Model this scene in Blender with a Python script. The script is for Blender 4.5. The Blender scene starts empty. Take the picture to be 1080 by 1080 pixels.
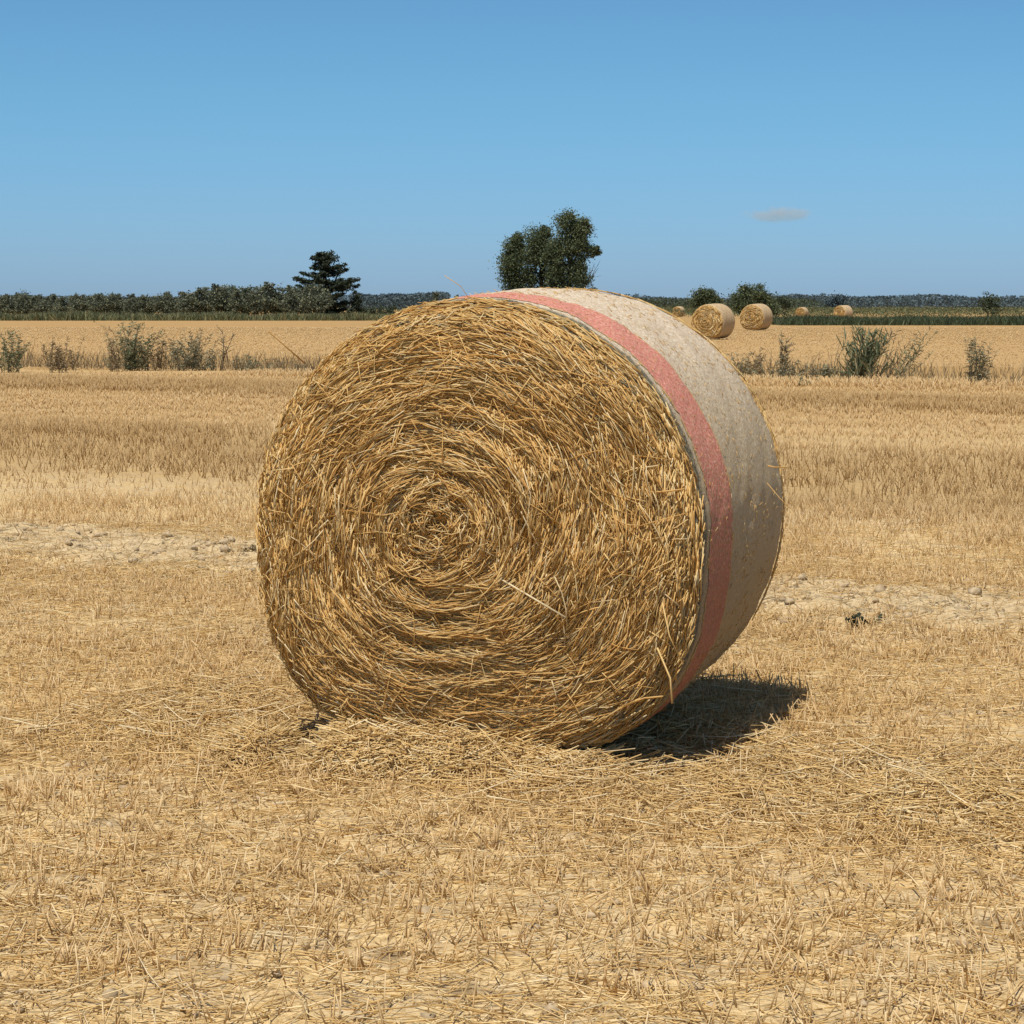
import bpy, math
import numpy as np

C = bpy.context.scene.collection
rng = np.random.default_rng(11)
PI = math.pi
H_EYE = 1.453                    # eye height above the stubble field
F_PX = 2400.0                    # focal length in px of a 1080 px wide frame
PITCH = math.atan(218.0 / F_PX)

# ------------------------------------------------------------------ helpers
def at(px, py):
    """ground point seen at a given spot of the photograph (1080 px frame)"""
    u, v = (px - 540) / F_PX, (540 - py) / F_PX
    cp, sp = math.cos(PITCH), math.sin(PITCH)
    dx, dy, dz = u, cp + v * sp, -sp + v * cp
    t = H_EYE / -dz
    return dx * t, dy * t

def xat(px, d):
    return (px - 540) / F_PX * d

def smooth(a, b, x):
    t = np.clip((np.asarray(x, float) - a) / (b - a), 0, 1)
    return t * t * (3 - 2 * t)

_T = np.random.default_rng(3).random((256, 256))
def vnoise(x, y, s=0):
    x = np.asarray(x, float) + 17.3 * s; y = np.asarray(y, float) + 5.7 * s
    xi = np.floor(x).astype(int); yi = np.floor(y).astype(int)
    fx = x - xi; fy = y - yi
    fx = fx * fx * (3 - 2 * fx); fy = fy * fy * (3 - 2 * fy)
    a = _T[xi % 256, yi % 256]; b = _T[(xi + 1) % 256, yi % 256]
    c = _T[xi % 256, (yi + 1) % 256]; d = _T[(xi + 1) % 256, (yi + 1) % 256]
    return (a * (1 - fx) + b * fx) * (1 - fy) + (c * (1 - fx) + d * fx) * fy

def fbm(x, y, s=0, o=3):
    r = 0; a = .5
    for k in range(o):
        r = r + a * (vnoise(x * 2 ** k, y * 2 ** k, s + k * 3) - .5); a *= .5
    return r

def nrm(v):
    return v / np.maximum(np.linalg.norm(v, axis=-1, keepdims=True), 1e-9)

def unit(n):
    return nrm(rng.normal(size=(n, 3)))

class Mesh:
    """collects vertex / polygon arrays, links them as ONE mesh object"""
    def __init__(s):
        s.v = []; s.p = []; s.n = 0
    def add(s, v, *polys):
        v = np.asarray(v, float).reshape(-1, 3)
        for p in polys:
            s.p.append(np.asarray(p, int) + s.n)
        s.v.append(v); s.n += len(v); return s
    def build(s, name, mat, parent=None, loc=None, smooth_=True, rotz=None):
        me = bpy.data.meshes.new(name)
        v = np.concatenate(s.v)
        loops = np.concatenate([p.ravel() for p in s.p])
        tot = np.concatenate([np.full(len(p), p.shape[1]) for p in s.p])
        st = np.concatenate([[0], np.cumsum(tot)[:-1]])
        me.vertices.add(len(v)); me.vertices.foreach_set('co', v.astype(np.float32).ravel())
        me.loops.add(len(loops)); me.loops.foreach_set('vertex_index', loops.astype(np.int32))
        me.polygons.add(len(tot))
        me.polygons.foreach_set('loop_start', st.astype(np.int32))
        me.polygons.foreach_set('loop_total', tot.astype(np.int32))
        me.update(calc_edges=True)
        if smooth_:
            me.polygons.foreach_set('use_smooth', np.ones(len(tot), bool))
        me.materials.append(mat)
        o = bpy.data.objects.new(name, me); C.objects.link(o)
        if parent is not None: o.parent = parent
        if loc is not None: o.location = loc
        if rotz is not None: o.rotation_euler = (0, 0, rotz)
        return o
    # --- shapes
    def tubes(s, path, rad, sides=3, caps=True):
        path = np.asarray(path, float); N, K = path.shape[:2]
        rad = np.broadcast_to(np.asarray(rad, float), (N, K))
        t = nrm(np.gradient(path, axis=1)) if K > 1 else path
        ref = np.repeat(unit(N)[:, None], K, 1)
        a = nrm(np.cross(t, ref)); b = np.cross(t, a)
        ang = np.arange(sides) * 2 * PI / sides
        ring = (path[:, :, None] + rad[:, :, None, None] *
                (np.cos(ang)[None, None, :, None] * a[:, :, None] + np.sin(ang)[None, None, :, None] * b[:, :, None]))
        base = (np.arange(N) * K * sides)[:, None, None]
        k = (np.arange(K - 1) * sides)[None, :, None]; j = np.arange(sides)[None, None, :]
        j2 = (j + 1) % sides
        q = np.stack([base + k + j, base + k + j2, base + k + sides + j2, base + k + sides + j], -1).reshape(-1, 4)
        polys = [q]
        if caps:
            bb = (np.arange(N) * K * sides)[:, None]
            jj = np.arange(sides)[None]
            polys += [bb + jj[:, ::-1], bb + (K - 1) * sides + jj]
        return s.add(ring, *polys)
    def cards(s, c, size, aspect=.55, normal=None, flat=0.0):
        """small rhombic leaves with a fold along the middle"""
        c = np.asarray(c, float); N = len(c)
        size = np.broadcast_to(np.asarray(size, float), (N,))[:, None]
        n = unit(N)
        if normal is not None: n = nrm(n * (1 - flat) + normal * flat)
        u = nrm(np.cross(n, unit(N))); w = np.cross(n, u)
        v = np.stack([c - u * size, c - w * size * aspect + n * size * .12, c + u * size, c + w * size * aspect + n * size * .12], 1)
        i = (np.arange(N) * 4)[:, None] + np.arange(4)[None]
        return s.add(v, i[:, [0, 1, 2]], i[:, [0, 2, 3]])
    def blades(s, path, wid, side=None):
        """ribbons along paths"""
        path = np.asarray(path, float); N, K = path.shape[:2]
        wid = np.broadcast_to(np.asarray(wid, float), (N, K))
        t = nrm(np.gradient(path, axis=1))
        sd = np.repeat((unit(N) if side is None else side)[:, None], K, 1)
        a = nrm(np.cross(t, sd)) * wid[..., None]
        v = np.stack([path - a, path + a], 2)
        b = (np.arange(N) * K * 2)[:, None]; k = (np.arange(K - 1) * 2)[None]
        q = np.stack([b + k, b + k + 1, b + k + 3, b + k + 2], -1).reshape(-1, 4)
        return s.add(v, q)

def tag(o, label=None, cat=None, group=None, kind=None):
    for k, v in (('label', label), ('category', cat), ('group', group), ('kind', kind)):
        if v: o[k] = v
    return o

def thing(name, label, cat, loc, rotz=0, group=None):
    o = bpy.data.objects.new(name, None); C.objects.link(o)
    o.location = loc; o.rotation_euler = (0, 0, rotz); o.empty_display_size = .1
    return tag(o, label, cat, group)

# ------------------------------------------------------------------ materials
BETA = math.radians(31); CB, SB = math.cos(BETA), math.sin(BETA)
class NT:
    def __init__(s, name):
        s.m = bpy.data.materials.new(name); s.m.use_nodes = True
        s.t = s.m.node_tree; s.t.nodes.clear()
        s.out = s.n('ShaderNodeOutputMaterial')
    def n(s, typ, **kw):
        nd = s.t.nodes.new(typ)
        for k, v in kw.items():
            if k[0] == '_':
                key = k[1:]; key = int(key) if key.isdigit() else key.replace('__', ' ')
                if hasattr(v, 'is_linked') or isinstance(v, bpy.types.NodeSocket): s.t.links.new(v, nd.inputs[key])
                else: nd.inputs[key].default_value = v
            else: setattr(nd, k, v)
        return nd
    def link(s, a, b): s.t.links.new(a, b)
    def ramp(s, fac, stops, interp='LINEAR'):
        r = s.n('ShaderNodeValToRGB'); r.color_ramp.interpolation = interp
        e = r.color_ramp.elements
        while len(e) < len(stops): e.new(.5)
        for el, (p, c) in zip(e, stops):
            el.position = p; el.color = (c, c, c, 1) if np.isscalar(c) else (*c, 1)
        s.link(fac, r.inputs[0]); return r.outputs[0]
    def noise(s, vec, scale, detail=3, rough=.55, dist=0.):
        return s.n('ShaderNodeTexNoise', _Vector=vec, _Scale=scale, _Detail=detail, _Roughness=rough, _Distortion=dist).outputs[0]
    def math(s, op, a, b=0., c=0., clamp=False):
        return s.n('ShaderNodeMath', operation=op, use_clamp=clamp, _0=a, _1=b, _2=c).outputs[0]
    def mix(s, fac, a, b, mode='MIX'):
        nd = s.n('ShaderNodeMix', data_type='RGBA', blend_type=mode)
        for i, v in ((0, fac), (6, a), (7, b)):
            if isinstance(v, bpy.types.NodeSocket): s.link(v, nd.inputs[i])
            else: nd.inputs[i].default_value = v if np.isscalar(v) else (*v, 1)
        return nd.outputs[2]
    def mapr(s, v, a, b, c=0., d=1.):
        return s.n('ShaderNodeMapRange', interpolation_type='SMOOTHSTEP', _0=v, _1=a, _2=b, _3=c, _4=d).outputs[0]
    def coord(s): return s.n('ShaderNodeTexCoord').outputs['Object']
    def island(s): return s.n('ShaderNodeNewGeometry').outputs['Random Per Island']
    def finish(s, color, rough=.8, spec=.2, bump=None, bdist=.01, bstr=.6, transl=0.):
        b = s.n('ShaderNodeBsdfPrincipled')
        b.inputs['Specular IOR Level'].default_value = spec
        if isinstance(rough, bpy.types.NodeSocket): s.link(rough, b.inputs['Roughness'])
        else: b.inputs['Roughness'].default_value = rough
        if isinstance(color, bpy.types.NodeSocket): s.link(color, b.inputs['Base Color'])
        else: b.inputs['Base Color'].default_value = (*color, 1)
        if bump is not None:
            bp = s.n('ShaderNodeBump', _Height=bump, _Distance=bdist, _Strength=bstr)
            s.link(bp.outputs[0], b.inputs['Normal'])
        res = b.outputs[0]
        if transl:
            tr = s.n('ShaderNodeBsdfTranslucent')
            if isinstance(color, bpy.types.NodeSocket): s.link(color, tr.inputs[0])
            else: tr.inputs[0].default_value = (*color, 1)
            mx = s.n('ShaderNodeMixShader', _0=transl); s.link(res, mx.inputs[1]); s.link(tr.outputs[0], mx.inputs[2])
            res = mx.outputs[0]
        s.link(res, s.out.inputs[0]); return s.m

def straw_mat(name, stops, patch=.35, pscale=6., rough=.55, spec=.25, transl=.12, bands=False):
    t = NT(name); r = t.island(); c = t.ramp(r, stops)
    n = t.noise(t.coord(), pscale, 3)
    c = t.mix(t.mapr(n, .35, .68, 0, patch), c, (.52, .315, .12), 'MIX')
    fine = t.noise(t.coord(), 90, 2)
    c = t.mix(t.mapr(fine, .3, .7, .0, .3), c, (.66, .5, .27))
    if bands:                                   # strips cut at different heights and weathered differently
        q = t.n('ShaderNodeVectorMath', operation='DOT_PRODUCT', _0=t.coord(), _1=(SB, CB, 0)).outputs['Value']
        q = t.math('ADD', q, t.math('MULTIPLY', t.noise(t.coord(), .35, 3), 1.6))
        for lo, hi, e, f in ((15.6, 21.8, 1., .55), (30, 35, 1.2, .5)):
            c = t.mix(t.math('MULTIPLY', t.math('MULTIPLY', t.mapr(q, lo - e, lo + e), t.mapr(q, hi + e * .5, hi - e * .5)), f), c, (.38, .235, .09))
    return t.finish(c, rough, spec, transl=transl)

M_face = straw_mat('bale_straw', [(0, (.56, .32, .085)), (.2, (.80, .50, .155)), (.5, (.92, .635, .235)), (.8, (.95, .75, .36)), (1, (.97, .87, .60))], .15, 7., transl=.4)
M_stub = straw_mat('stubble_straw', [(0, (.44, .28, .115)), (.3, (.64, .42, .185)), (.7, (.79, .55, .265)), (1, (.90, .72, .43))], .22, .7, transl=.25, bands=True)
M_loose = straw_mat('loose_straw', [(0, (.54, .335, .12)), (.35, (.77, .52, .20)), (.75, (.89, .67, .32)), (1, (.95, .82, .54))], .2, 1.2, transl=.2)

def core_mat():
    t = NT('straw_core'); co = t.coord()
    n = t.noise(co, 60, 4); n2 = t.noise(co, 9, 3)
    c = t.ramp(n, [(.3, (.36, .19, .06)), (.5, (.60, .355, .13)), (.7, (.74, .48, .20))])
    c = t.mix(t.mapr(n2, .42, .62, 0, .7), c, (.17, .09, .03))
    return t.finish(c, .9, .1, n, .02, 1)
M_core = core_mat()

def net_mat(name, red):
    t = NT(name); co = t.coord()
    sep = t.n('ShaderNodeSeparateXYZ', _0=co)
    y = sep.outputs[1]
    ang = t.math('ARCTAN2', sep.outputs[2], sep.outputs[0])
    vec = t.n('ShaderNodeCombineXYZ', _0=t.math('MULTIPLY', ang, .62), _1=y, _2=0.).outputs[0]
    sp = t.noise(vec, 85, 5, .74)
    sp2 = t.noise(co, 150, 2, .6)
    big = t.noise(vec, 9, 3)
    if red:
        c = t.ramp(sp, [(.35, (.38, .15, .09)), (.43, (.62, .205, .155)), (.54, (.76, .28, .215)), (.63, (.92, .56, .46))])
        c = t.mix(t.mapr(sp2, .53, .62, 0, .8), c, (.62, .45, .26))
        # olive flecks painted along the terminator, for bumps in grazing light
        graze_flecks = t.math('MULTIPLY', t.mapr(t.noise(vec, 70, 2), .5, .62), t.math('MULTIPLY', t.mapr(ang, -.45, -.02), t.mapr(ang, .5, .05)))
        c = t.mix(t.math('MULTIPLY', graze_flecks, .8), c, (.34, .25, .11))
        c = t.mix(t.mapr(ang, .1, -.35, 0, .6), c, (.32, .14, .08))  # shade of the lower half painted into the red
        ed = t.math('ABSOLUTE', t.math('SUBTRACT', y, .259))
        c = t.mix(t.mapr(ed, .126, .136, 0, .75), c, (.56, .43, .16))
    else:
        c = t.ramp(sp, [(.34, (.44, .33, .20)), (.43, (.66, .51, .345)), (.53, (.76, .63, .46)), (.62, (.95, .88, .74))])
        c = t.mix(t.mapr(sp2, .54, .68, 0, .6), c, (.36, .25, .14))
        c = t.mix(t.mapr(big, .4, .7, 0, .25), c, (.52, .39, .24))
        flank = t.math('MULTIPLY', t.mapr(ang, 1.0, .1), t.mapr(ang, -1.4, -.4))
        c = t.mix(t.math('MULTIPLY', flank, .5), c, (.36, .28, .145))  # shaded side of the bale painted into the net colour
        c = t.mix(t.mapr(ang, .15, -.3, 0, .6), c, (.36, .255, .14))  # brown painted in for the shade below the terminator
        edge = t.mapr(t.math('ADD', y, t.math('MULTIPLY', t.math('SUBTRACT', big, .5), .045)), .10, .07)  # grey-olive net border, with the shade under its overlap painted in
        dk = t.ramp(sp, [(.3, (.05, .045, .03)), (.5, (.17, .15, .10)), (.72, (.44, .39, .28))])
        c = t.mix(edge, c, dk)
    bmp = t.math('ADD', sp, t.math('MULTIPLY', big, 1.5))
    return t.finish(c, .75, .15, bmp, .010, 1.)
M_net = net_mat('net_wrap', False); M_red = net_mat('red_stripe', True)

def far_net():  # plain darker tan net for the bales farther off
    t = NT('far_net_tan'); n = t.noise(t.coord(), 14, 3)
    return t.finish(t.ramp(n, [(.3, (.34, .24, .13)), (.7, (.58, .44, .27))]), .8, .1)
M_netf = far_net()
def q_of(x, y): return y * CB + x * SB            # distance across the drilled rows
def p_of(x, y): return x * CB - y * SB

def ground_mat():
    t = NT('dry_field'); co = t.coord()
    q = t.n('ShaderNodeVectorMath', operation='DOT_PRODUCT', _0=co, _1=(SB, CB, 0)).outputs['Value']
    p = t.n('ShaderNodeVectorMath', operation='DOT_PRODUCT', _0=co, _1=(CB, -SB, 0)).outputs['Value']
    rowv = t.n('ShaderNodeCombineXYZ', _0=t.math('MULTIPLY', p, .12), _1=q).outputs[0]
    fine = t.noise(co, 38, 5, .65); mid = t.noise(co, 5, 4); big = t.noise(rowv, .55, 4); bands = t.noise(rowv, 2.2, 3)
    soil = t.ramp(fine, [(.28, (.25, .175, .09)), (.45, (.54, .405, .225)), (.65, (.70, .55, .335))])
    litter = t.ramp(fine, [(.28, (.30, .19, .085)), (.45, (.60, .43, .20)), (.65, (.80, .61, .33))])
    cover = t.mapr(t.math('ADD', mid, t.math('MULTIPLY', big, .5)), .58, .86)
    c = t.mix(cover, soil, litter)
    # far off single straws merge into one tone
    d = t.n('ShaderNodeVectorMath', operation='LENGTH', _0=co).outputs['Value']
    fx = t.noise(co, 1.7, 5, .7)
    farc = t.ramp(t.math('ADD', t.math('MULTIPLY', bands, .65), t.math('MULTIPLY', fx, .35)), [(.3, (.38, .24, .10)), (.5, (.47, .305, .135)), (.7, (.55, .375, .185))])
    c = t.mix(t.mapr(d, 14, 34), c, farc)
    wq = t.math('ADD', q, t.math('MULTIPLY', t.math('SUBTRACT', t.noise(rowv, .8, 3), .5), 1.6))
    def band(a, b, e=.5):
        return t.math('MULTIPLY', t.mapr(wq, a - e, a + e), t.mapr(wq, b + e, b - e))
    c = t.mix(t.math('MULTIPLY', band(15, 21.2, 1.2), .5), c, (.40, .26, .11))
    c = t.mix(t.math('MULTIPLY', band(29, 34.5, 1.5), .45), c, (.40, .26, .11))
    c = t.mix(t.math('MULTIPLY', band(35.5, 40, .8), .4), c, (.58, .41, .19))
    c = t.mix(t.math('MULTIPLY', band(40.3, 52, .8), .6), c, (.40, .25, .10))
    c = t.mix(t.math('MULTIPLY', band(9.6, 11.2, .35), .9), c, soil)
    c = t.mix(t.math('MULTIPLY', band(5.6, 7.0, .5), .8), c, litter)
    crack = t.math('ABSOLUTE', t.math('SUBTRACT', t.noise(co, 3.2, 5, .6, .6), .5))
    c = t.mix(t.math('MULTIPLY', t.mapr(crack, .018, .004), t.math('MULTIPLY', band(9.2, 11.3, .4), .75)), c, (.10, .07, .04))
    c = t.mix(t.math('MULTIPLY', t.mapr(mid, .42, .28), t.mapr(d, 20, 10, 0, .8)), c, (.25, .17, .085))
    c = t.mix(t.math('MULTIPLY', t.mapr(q, 70, 125), .55), c, (.36, .225, .09))
    c = t.mix(t.mapr(d, 350, 1500, 0, .6), c, (.30, .26, .13))
    bmp = t.math('ADD', fine, t.math('MULTIPLY', mid, 2.))
    return t.finish(c, .95, .05, bmp, .03, .8)
M_ground = ground_mat()

def leaf_mat(name, dark, mid, light, extra=None, transl=.2, rough=.6, haze=0.):
    t = NT(name); r = t.island()
    c = t.ramp(r, [(0, dark), (.5, mid), (1, light)] if extra is None else [(0, dark), (.45, mid), (.8, light), (1, extra)])
    n = t.noise(t.coord(), .9, 3)
    c = t.mix(t.mapr(n, .35, .7, 0, .5), c, dark)
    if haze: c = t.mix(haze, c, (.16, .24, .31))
    return t.finish(c, rough, .25, transl=transl)
M_olive = leaf_mat('olive_leaves', (.05, .062, .04), (.135, .155, .10), (.24, .26, .175), (.32, .29, .14), transl=.3)
M_oak = leaf_mat('poplar_leaves', (.04, .055, .028), (.115, .15, .07), (.20, .24, .125), (.26, .27, .13), transl=.35)
M_cedar = leaf_mat('cedar_needles', (.02, .03, .018), (.05, .066, .038), (.095, .11, .062))
M_bush = leaf_mat('bush_leaves', (.03, .042, .024), (.065, .085, .045), (.12, .145, .08))
M_crop = leaf_mat('crop_leaves', (.05, .065, .03), (.105, .125, .055), (.19, .20, .095), (.30, .25, .12))
M_verge = leaf_mat('verge_grass', (.07, .085, .04), (.16, .175, .08), (.27, .27, .135), (.40, .32, .16))
M_reed = leaf_mat('tall_grass', (.03, .045, .022), (.065, .09, .042), (.13, .155, .075))
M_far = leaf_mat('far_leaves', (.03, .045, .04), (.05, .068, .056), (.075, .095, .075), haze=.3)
M_weed = leaf_mat('weed_leaves', (.09, .095, .055), (.21, .21, .13), (.38, .37, .235), (.46, .32, .16), transl=.15)
M_weedg = leaf_mat('green_weed_leaves', (.055, .08, .04), (.135, .17, .09), (.25, .275, .16), (.40, .32, .17), transl=.15)
M_weedb = leaf_mat('dry_weed_leaves', (.10, .07, .035), (.22, .16, .085), (.36, .28, .16), transl=.1)
M_stem = leaf_mat('weed_stems', (.08, .065, .04), (.18, .145, .085), (.30, .24, .14), transl=0)
def bark_mat():
    t = NT('bark'); c = t.ramp(t.noise(t.coord(), 4, 4), [(.3, (.05, .04, .03)), (.7, (.16, .13, .10))])
    return t.finish(c, .9, .1)
M_bark = bark_mat()
def clod_mat():
    t = NT('soil_clods'); c = t.ramp(t.noise(t.coord(), 30, 4), [(.3, (.26, .19, .11)), (.7, (.58, .46, .30))])
    return t.finish(c, .95, .05)
M_clod = clod_mat()

# ------------------------------------------------------------------ bale position (needed by the ground)
BX, BY, TH = -0.135, 7.10, math.radians(17)
R = .75; W = 1.2
CT, ST = math.cos(TH), math.sin(TH)
def to_bale(x, y):
    dx, dy = x - BX, y - BY
    return dx * CT - dy * ST, dx * ST + dy * CT

# ------------------------------------------------------------------ ground
def gz(x, y):
    x = np.asarray(x, float); y = np.asarray(y, float)
    q = q_of(x, y)
    d = np.hypot(x, y)
    near = 1 - smooth(18, 40, d)
    z = .035 * fbm(x * .9, y * .9, 2) * near + .045 * fbm(x * 6, y * 6, 7, 3) * near
    strip = smooth(9.3, 9.8, q + .5 * fbm(x * 1.2, y * 1.2, 4)) * (1 - smooth(10.9, 11.5, q + .5 * fbm(x * 1.2, y * 1.2, 9)))
    z = z + strip * near * (.16 * np.abs(fbm(x * 5, y * 5, 12, 4)) + .012)
    z = z - .006 * near
    ba, bb = to_bale(x, y)
    mound = np.interp(ba, [-.85, -.68, -.62, -.46, -.40, -.2, .1, .32, .5], [0, .03, 0, 0, .06, .062, .05, .03, 0]) * smooth(-.42, -.06, bb) * (1 - smooth(.0, .12, bb))
    z = z + mound * (.8 + .4 * vnoise(x * 9, y * 9, 52))
    z = z - .16 * smooth(40.5, 43, q) * (1 - smooth(46, 50, q))
    return z

def axis(lo, hi, step, far_lo, far_hi, g=1.22):
    m = np.arange(lo, hi + step * .5, step)
    a = [m[-1]]; s = step
    while a[-1] < far_hi: s *= g; a.append(a[-1] + s)
    b = [m[0]]; s = step
    while b[-1] > far_lo: s *= g; b.append(b[-1] - s)
    return np.concatenate([b[:0:-1], m, a[1:]])
gx = axis(-6, 6, .045, -9000, 9000); gy = axis(3.2, 17, .05, -400, 12000, 1.12)
X, Y = np.meshgrid(gx, gy)
nx, ny = len(gx), len(gy)
V = np.stack([X, Y, gz(X, Y)], -1)
i = (np.arange(ny - 1)[:, None] * nx + np.arange(nx - 1)[None])
tag(Mesh().add(V, np.stack([i, i + 1, i + nx + 1, i + nx], -1).reshape(-1, 4)).build('ground', M_ground), kind='structure')

# ------------------------------------------------------------------ stubble, loose straw
def sample(n, y0, y1, pad=1.2, k=.31):
    """points in the wedge a viewer near the bale can see, even per area"""
    y = np.sqrt(rng.uniform(y0 ** 2, y1 ** 2, int(n)))
    return rng.uniform(-1, 1, int(n)) * (k * y + pad), y

def in_bale(x, y, grow=0.):
    a, b = to_bale(x, y)
    return (np.abs(a) < .26 + grow) & (b > .03 - grow) & (b < W + grow)

def stem_batch(mesh, x, y, hgt, rad, lean):
    n = len(x)
    p0 = np.stack([x, y, gz(x, y) - .01], 1)
    top = p0 + np.stack([rng.normal(0, lean, n) * hgt, rng.normal(0, lean, n) * hgt, hgt + .01], 1)
    mesh.tubes(np.stack([p0, top], 1), np.stack([rad * 1.1, rad], 1), 3)

def row_snap(x, y, space, jit):
    q, p = q_of(x, y), p_of(x, y)
    q = (np.round(q / space) * space + rng.normal(0, jit, len(q)))
    return p * CB + q * SB, -p * SB + q * CB

def keep_density(x, y):
    q = q_of(x, y) + .5 * fbm(x * 1.1, y * .9, 4)
    k = np.ones_like(x)
    k *= 1 - .9 * smooth(9.4, 9.8, q) * (1 - smooth(10.9, 11.3, q))
    k *= 1 - .55 * smooth(5.3, 5.9, q) * (1 - smooth(6.7, 7.1, q))
    k *= .35 + 1.1 * smooth(.3, .62, vnoise(x * 1.6, y * 1.6, 21))
    k *= 1 - .95 * smooth(40, 40.6, q) * (1 - smooth(49, 51, q))
    return k

ms = Mesh()
x, y = sample(62000, 4.2, 17); x, y = row_snap(x, y, .155, .032)
k = (rng.random(len(x)) < keep_density(x, y)) & ~in_bale(x, y)
x, y = x[k], y[k]; n = len(x)
q = q_of(x, y)
hh = rng.uniform(.02, .075, n) * (1 + .75 * smooth(11, 13, q)) * np.where(rng.random(n) < .08, 1.5, 1)
stem_batch(ms, x, y, hh, rng.uniform(.0011, .0024, n), .42)
x, y = sample(110000, 17, 48, 1.5); x, y = row_snap(x, y, .155, .035)
k = rng.random(len(x)) < keep_density(x, y); x, y = x[k], y[k]; n = len(x)
q = q_of(x, y)
hv = .055 + .075 * smooth(14, 16, q) * (1 - smooth(20.5, 22, q)) + .06 * smooth(28, 30, q) * (1 - smooth(33, 35, q)) + .06 * smooth(36, 38, q)
stem_batch(ms, x, y, hv * rng.uniform(.6, 1.4, n), rng.uniform(.002, .004, n) * (.6 + y / 45), .35)
x, y = sample(90000, 48, 150, 2, .29); k = rng.random(len(x)) < keep_density(x, y); x, y = x[k], y[k]; n = len(x)
stem_batch(ms, x, y, rng.uniform(.03, .075, n), rng.uniform(.004, .008, n) * (y / 60), .5)
x, y = sample(5000, 4.2, 13); x, y = row_snap(x, y, .155, .015)
k = rng.random(len(x)) < keep_density(x, y) * .8; x, y = x[k], y[k]
x = np.repeat(x, 5) + rng.normal(0, .017, len(x) * 5); y = np.repeat(y, 5) + rng.normal(0, .017, len(y) * 5)
k = ~in_bale(x, y); x, y = x[k], y[k]; n = len(x)
stem_batch(ms, x, y, rng.uniform(.02, .075, n), rng.uniform(.0013, .0025, n), .5)
tag(ms.build('stubble', M_stub), 'dry straw-coloured stubble standing in rows across the field', 'stubble', kind='stuff')

def lay_batch(mesh, x, y, zoff, L, rad, tilt, K=3):
    n = len(x)
    a = rng.uniform(0, 2 * PI, n)
    dr = np.stack([np.cos(a), np.sin(a)], 1)
    s = np.linspace(-.5, .5, K)
    bend = rng.normal(0, .10, n)[:, None] * (s * s * 4)[None] * L[:, None]
    px = x[:, None] + dr[:, :1] * s * L[:, None] - dr[:, 1:] * bend
    py = y[:, None] + dr[:, 1:] * s * L[:, None] + dr[:, :1] * bend
    z0 = np.maximum(gz(px, py), gz(x, y)[:, None])
    pz = z0 + zoff[:, None] + np.abs(s + .5)[None] * (np.abs(rng.normal(0, tilt, n)) * L)[:, None] + rad[:, None] * .5
    mesh.tubes(np.stack([px, py, pz], -1), np.repeat(rad[:, None], K, 1), 3)

ml = Mesh()
x, y = sample(80000, 4.2, 15); q = q_of(x, y)
dens = .25 + .55 * smooth(.35, .65, vnoise(x * 1.3, y * 1.3, 33)) + .3 * smooth(10.5, 9.2, q)
dens *= 1 - .75 * smooth(9.5, 9.8, q) * (1 - smooth(11, 11.4, q))
k = (rng.random(len(x)) < dens) & ~in_bale(x, y); x, y = x[k], y[k]; n = len(x)
lay_batch(ml, x, y, np.abs(rng.normal(0, .008, n)), rng.uniform(.03, .2, n), rng.uniform(.001, .0022, n), .10)
# the swath of dropped straw the bale was made from
n = 30000
p_ = rng.uniform(-5.5, 2.5, n); q_ = 6.3 + rng.normal(0, .36, n) + .25 * (vnoise(p_ * 1.3, 0 * p_, 5) - .5)
x, y = p_ * CB + q_ * SB, -p_ * SB + q_ * CB
k = ~in_bale(x, y, -.02) & (rng.random(n) < .35 + .75 * vnoise(x * 2.2, y * 2.2, 41)) & ~((np.abs(to_bale(x, y)[0] + .53) < .10) & (np.abs(to_bale(x, y)[1]) < .16)); x, y = x[k], y[k]; n = len(x)
lay_batch(ml, x, y, np.abs(rng.normal(0, .018, n)), rng.uniform(.05, .26, n), rng.uniform(.0013, .0026, n), .12)
# heaped against the foot of the bale
n = 34000
a = rng.uniform(-.85, .55, n); b = -np.abs(rng.normal(0, .12, n)) + .06
top = np.interp(a, [-.85, -.68, -.62, -.45, -.42, -.2, .1, .32, .5], [0, .055, 0, 0, .115, .105, .075, .03, 0])
top = top * (.75 + .5 * vnoise(a * 9, b * 9, 52)) * smooth(-.42, -.06, b)
k = (top > .004) | (rng.random(n) < .05); a, b, top = a[k], b[k], top[k]; n = len(a)
x = BX + a * CT + b * ST; y = BY - a * ST + b * CT
lay_batch(ml, x, y, top * .35 * rng.random(n), rng.uniform(.04, .2, n), rng.uniform(.0012, .0025, n), .16)
# short chaff everywhere in the near field
x, y = sample(95000, 4.2, 13); q = q_of(x, y)
k = (rng.random(len(x)) < .25 + .9 * smooth(.3, .6, vnoise(x * 2.5, y * 2.5, 61))) & ~in_bale(x, y) & ~((q > 9.5) & (q < 11.2) & (rng.random(len(x)) < .7)); x, y = x[k], y[k]; n = len(x)
lay_batch(ml, x, y, np.abs(rng.normal(0, .004, n)), rng.uniform(.012, .07, n), rng.uniform(.0009, .002, n), .12, 2)
tag(ml.build('loose_straw', M_loose), 'loose golden straw lying scattered over the stubble', 'straw', kind='stuff')

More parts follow.
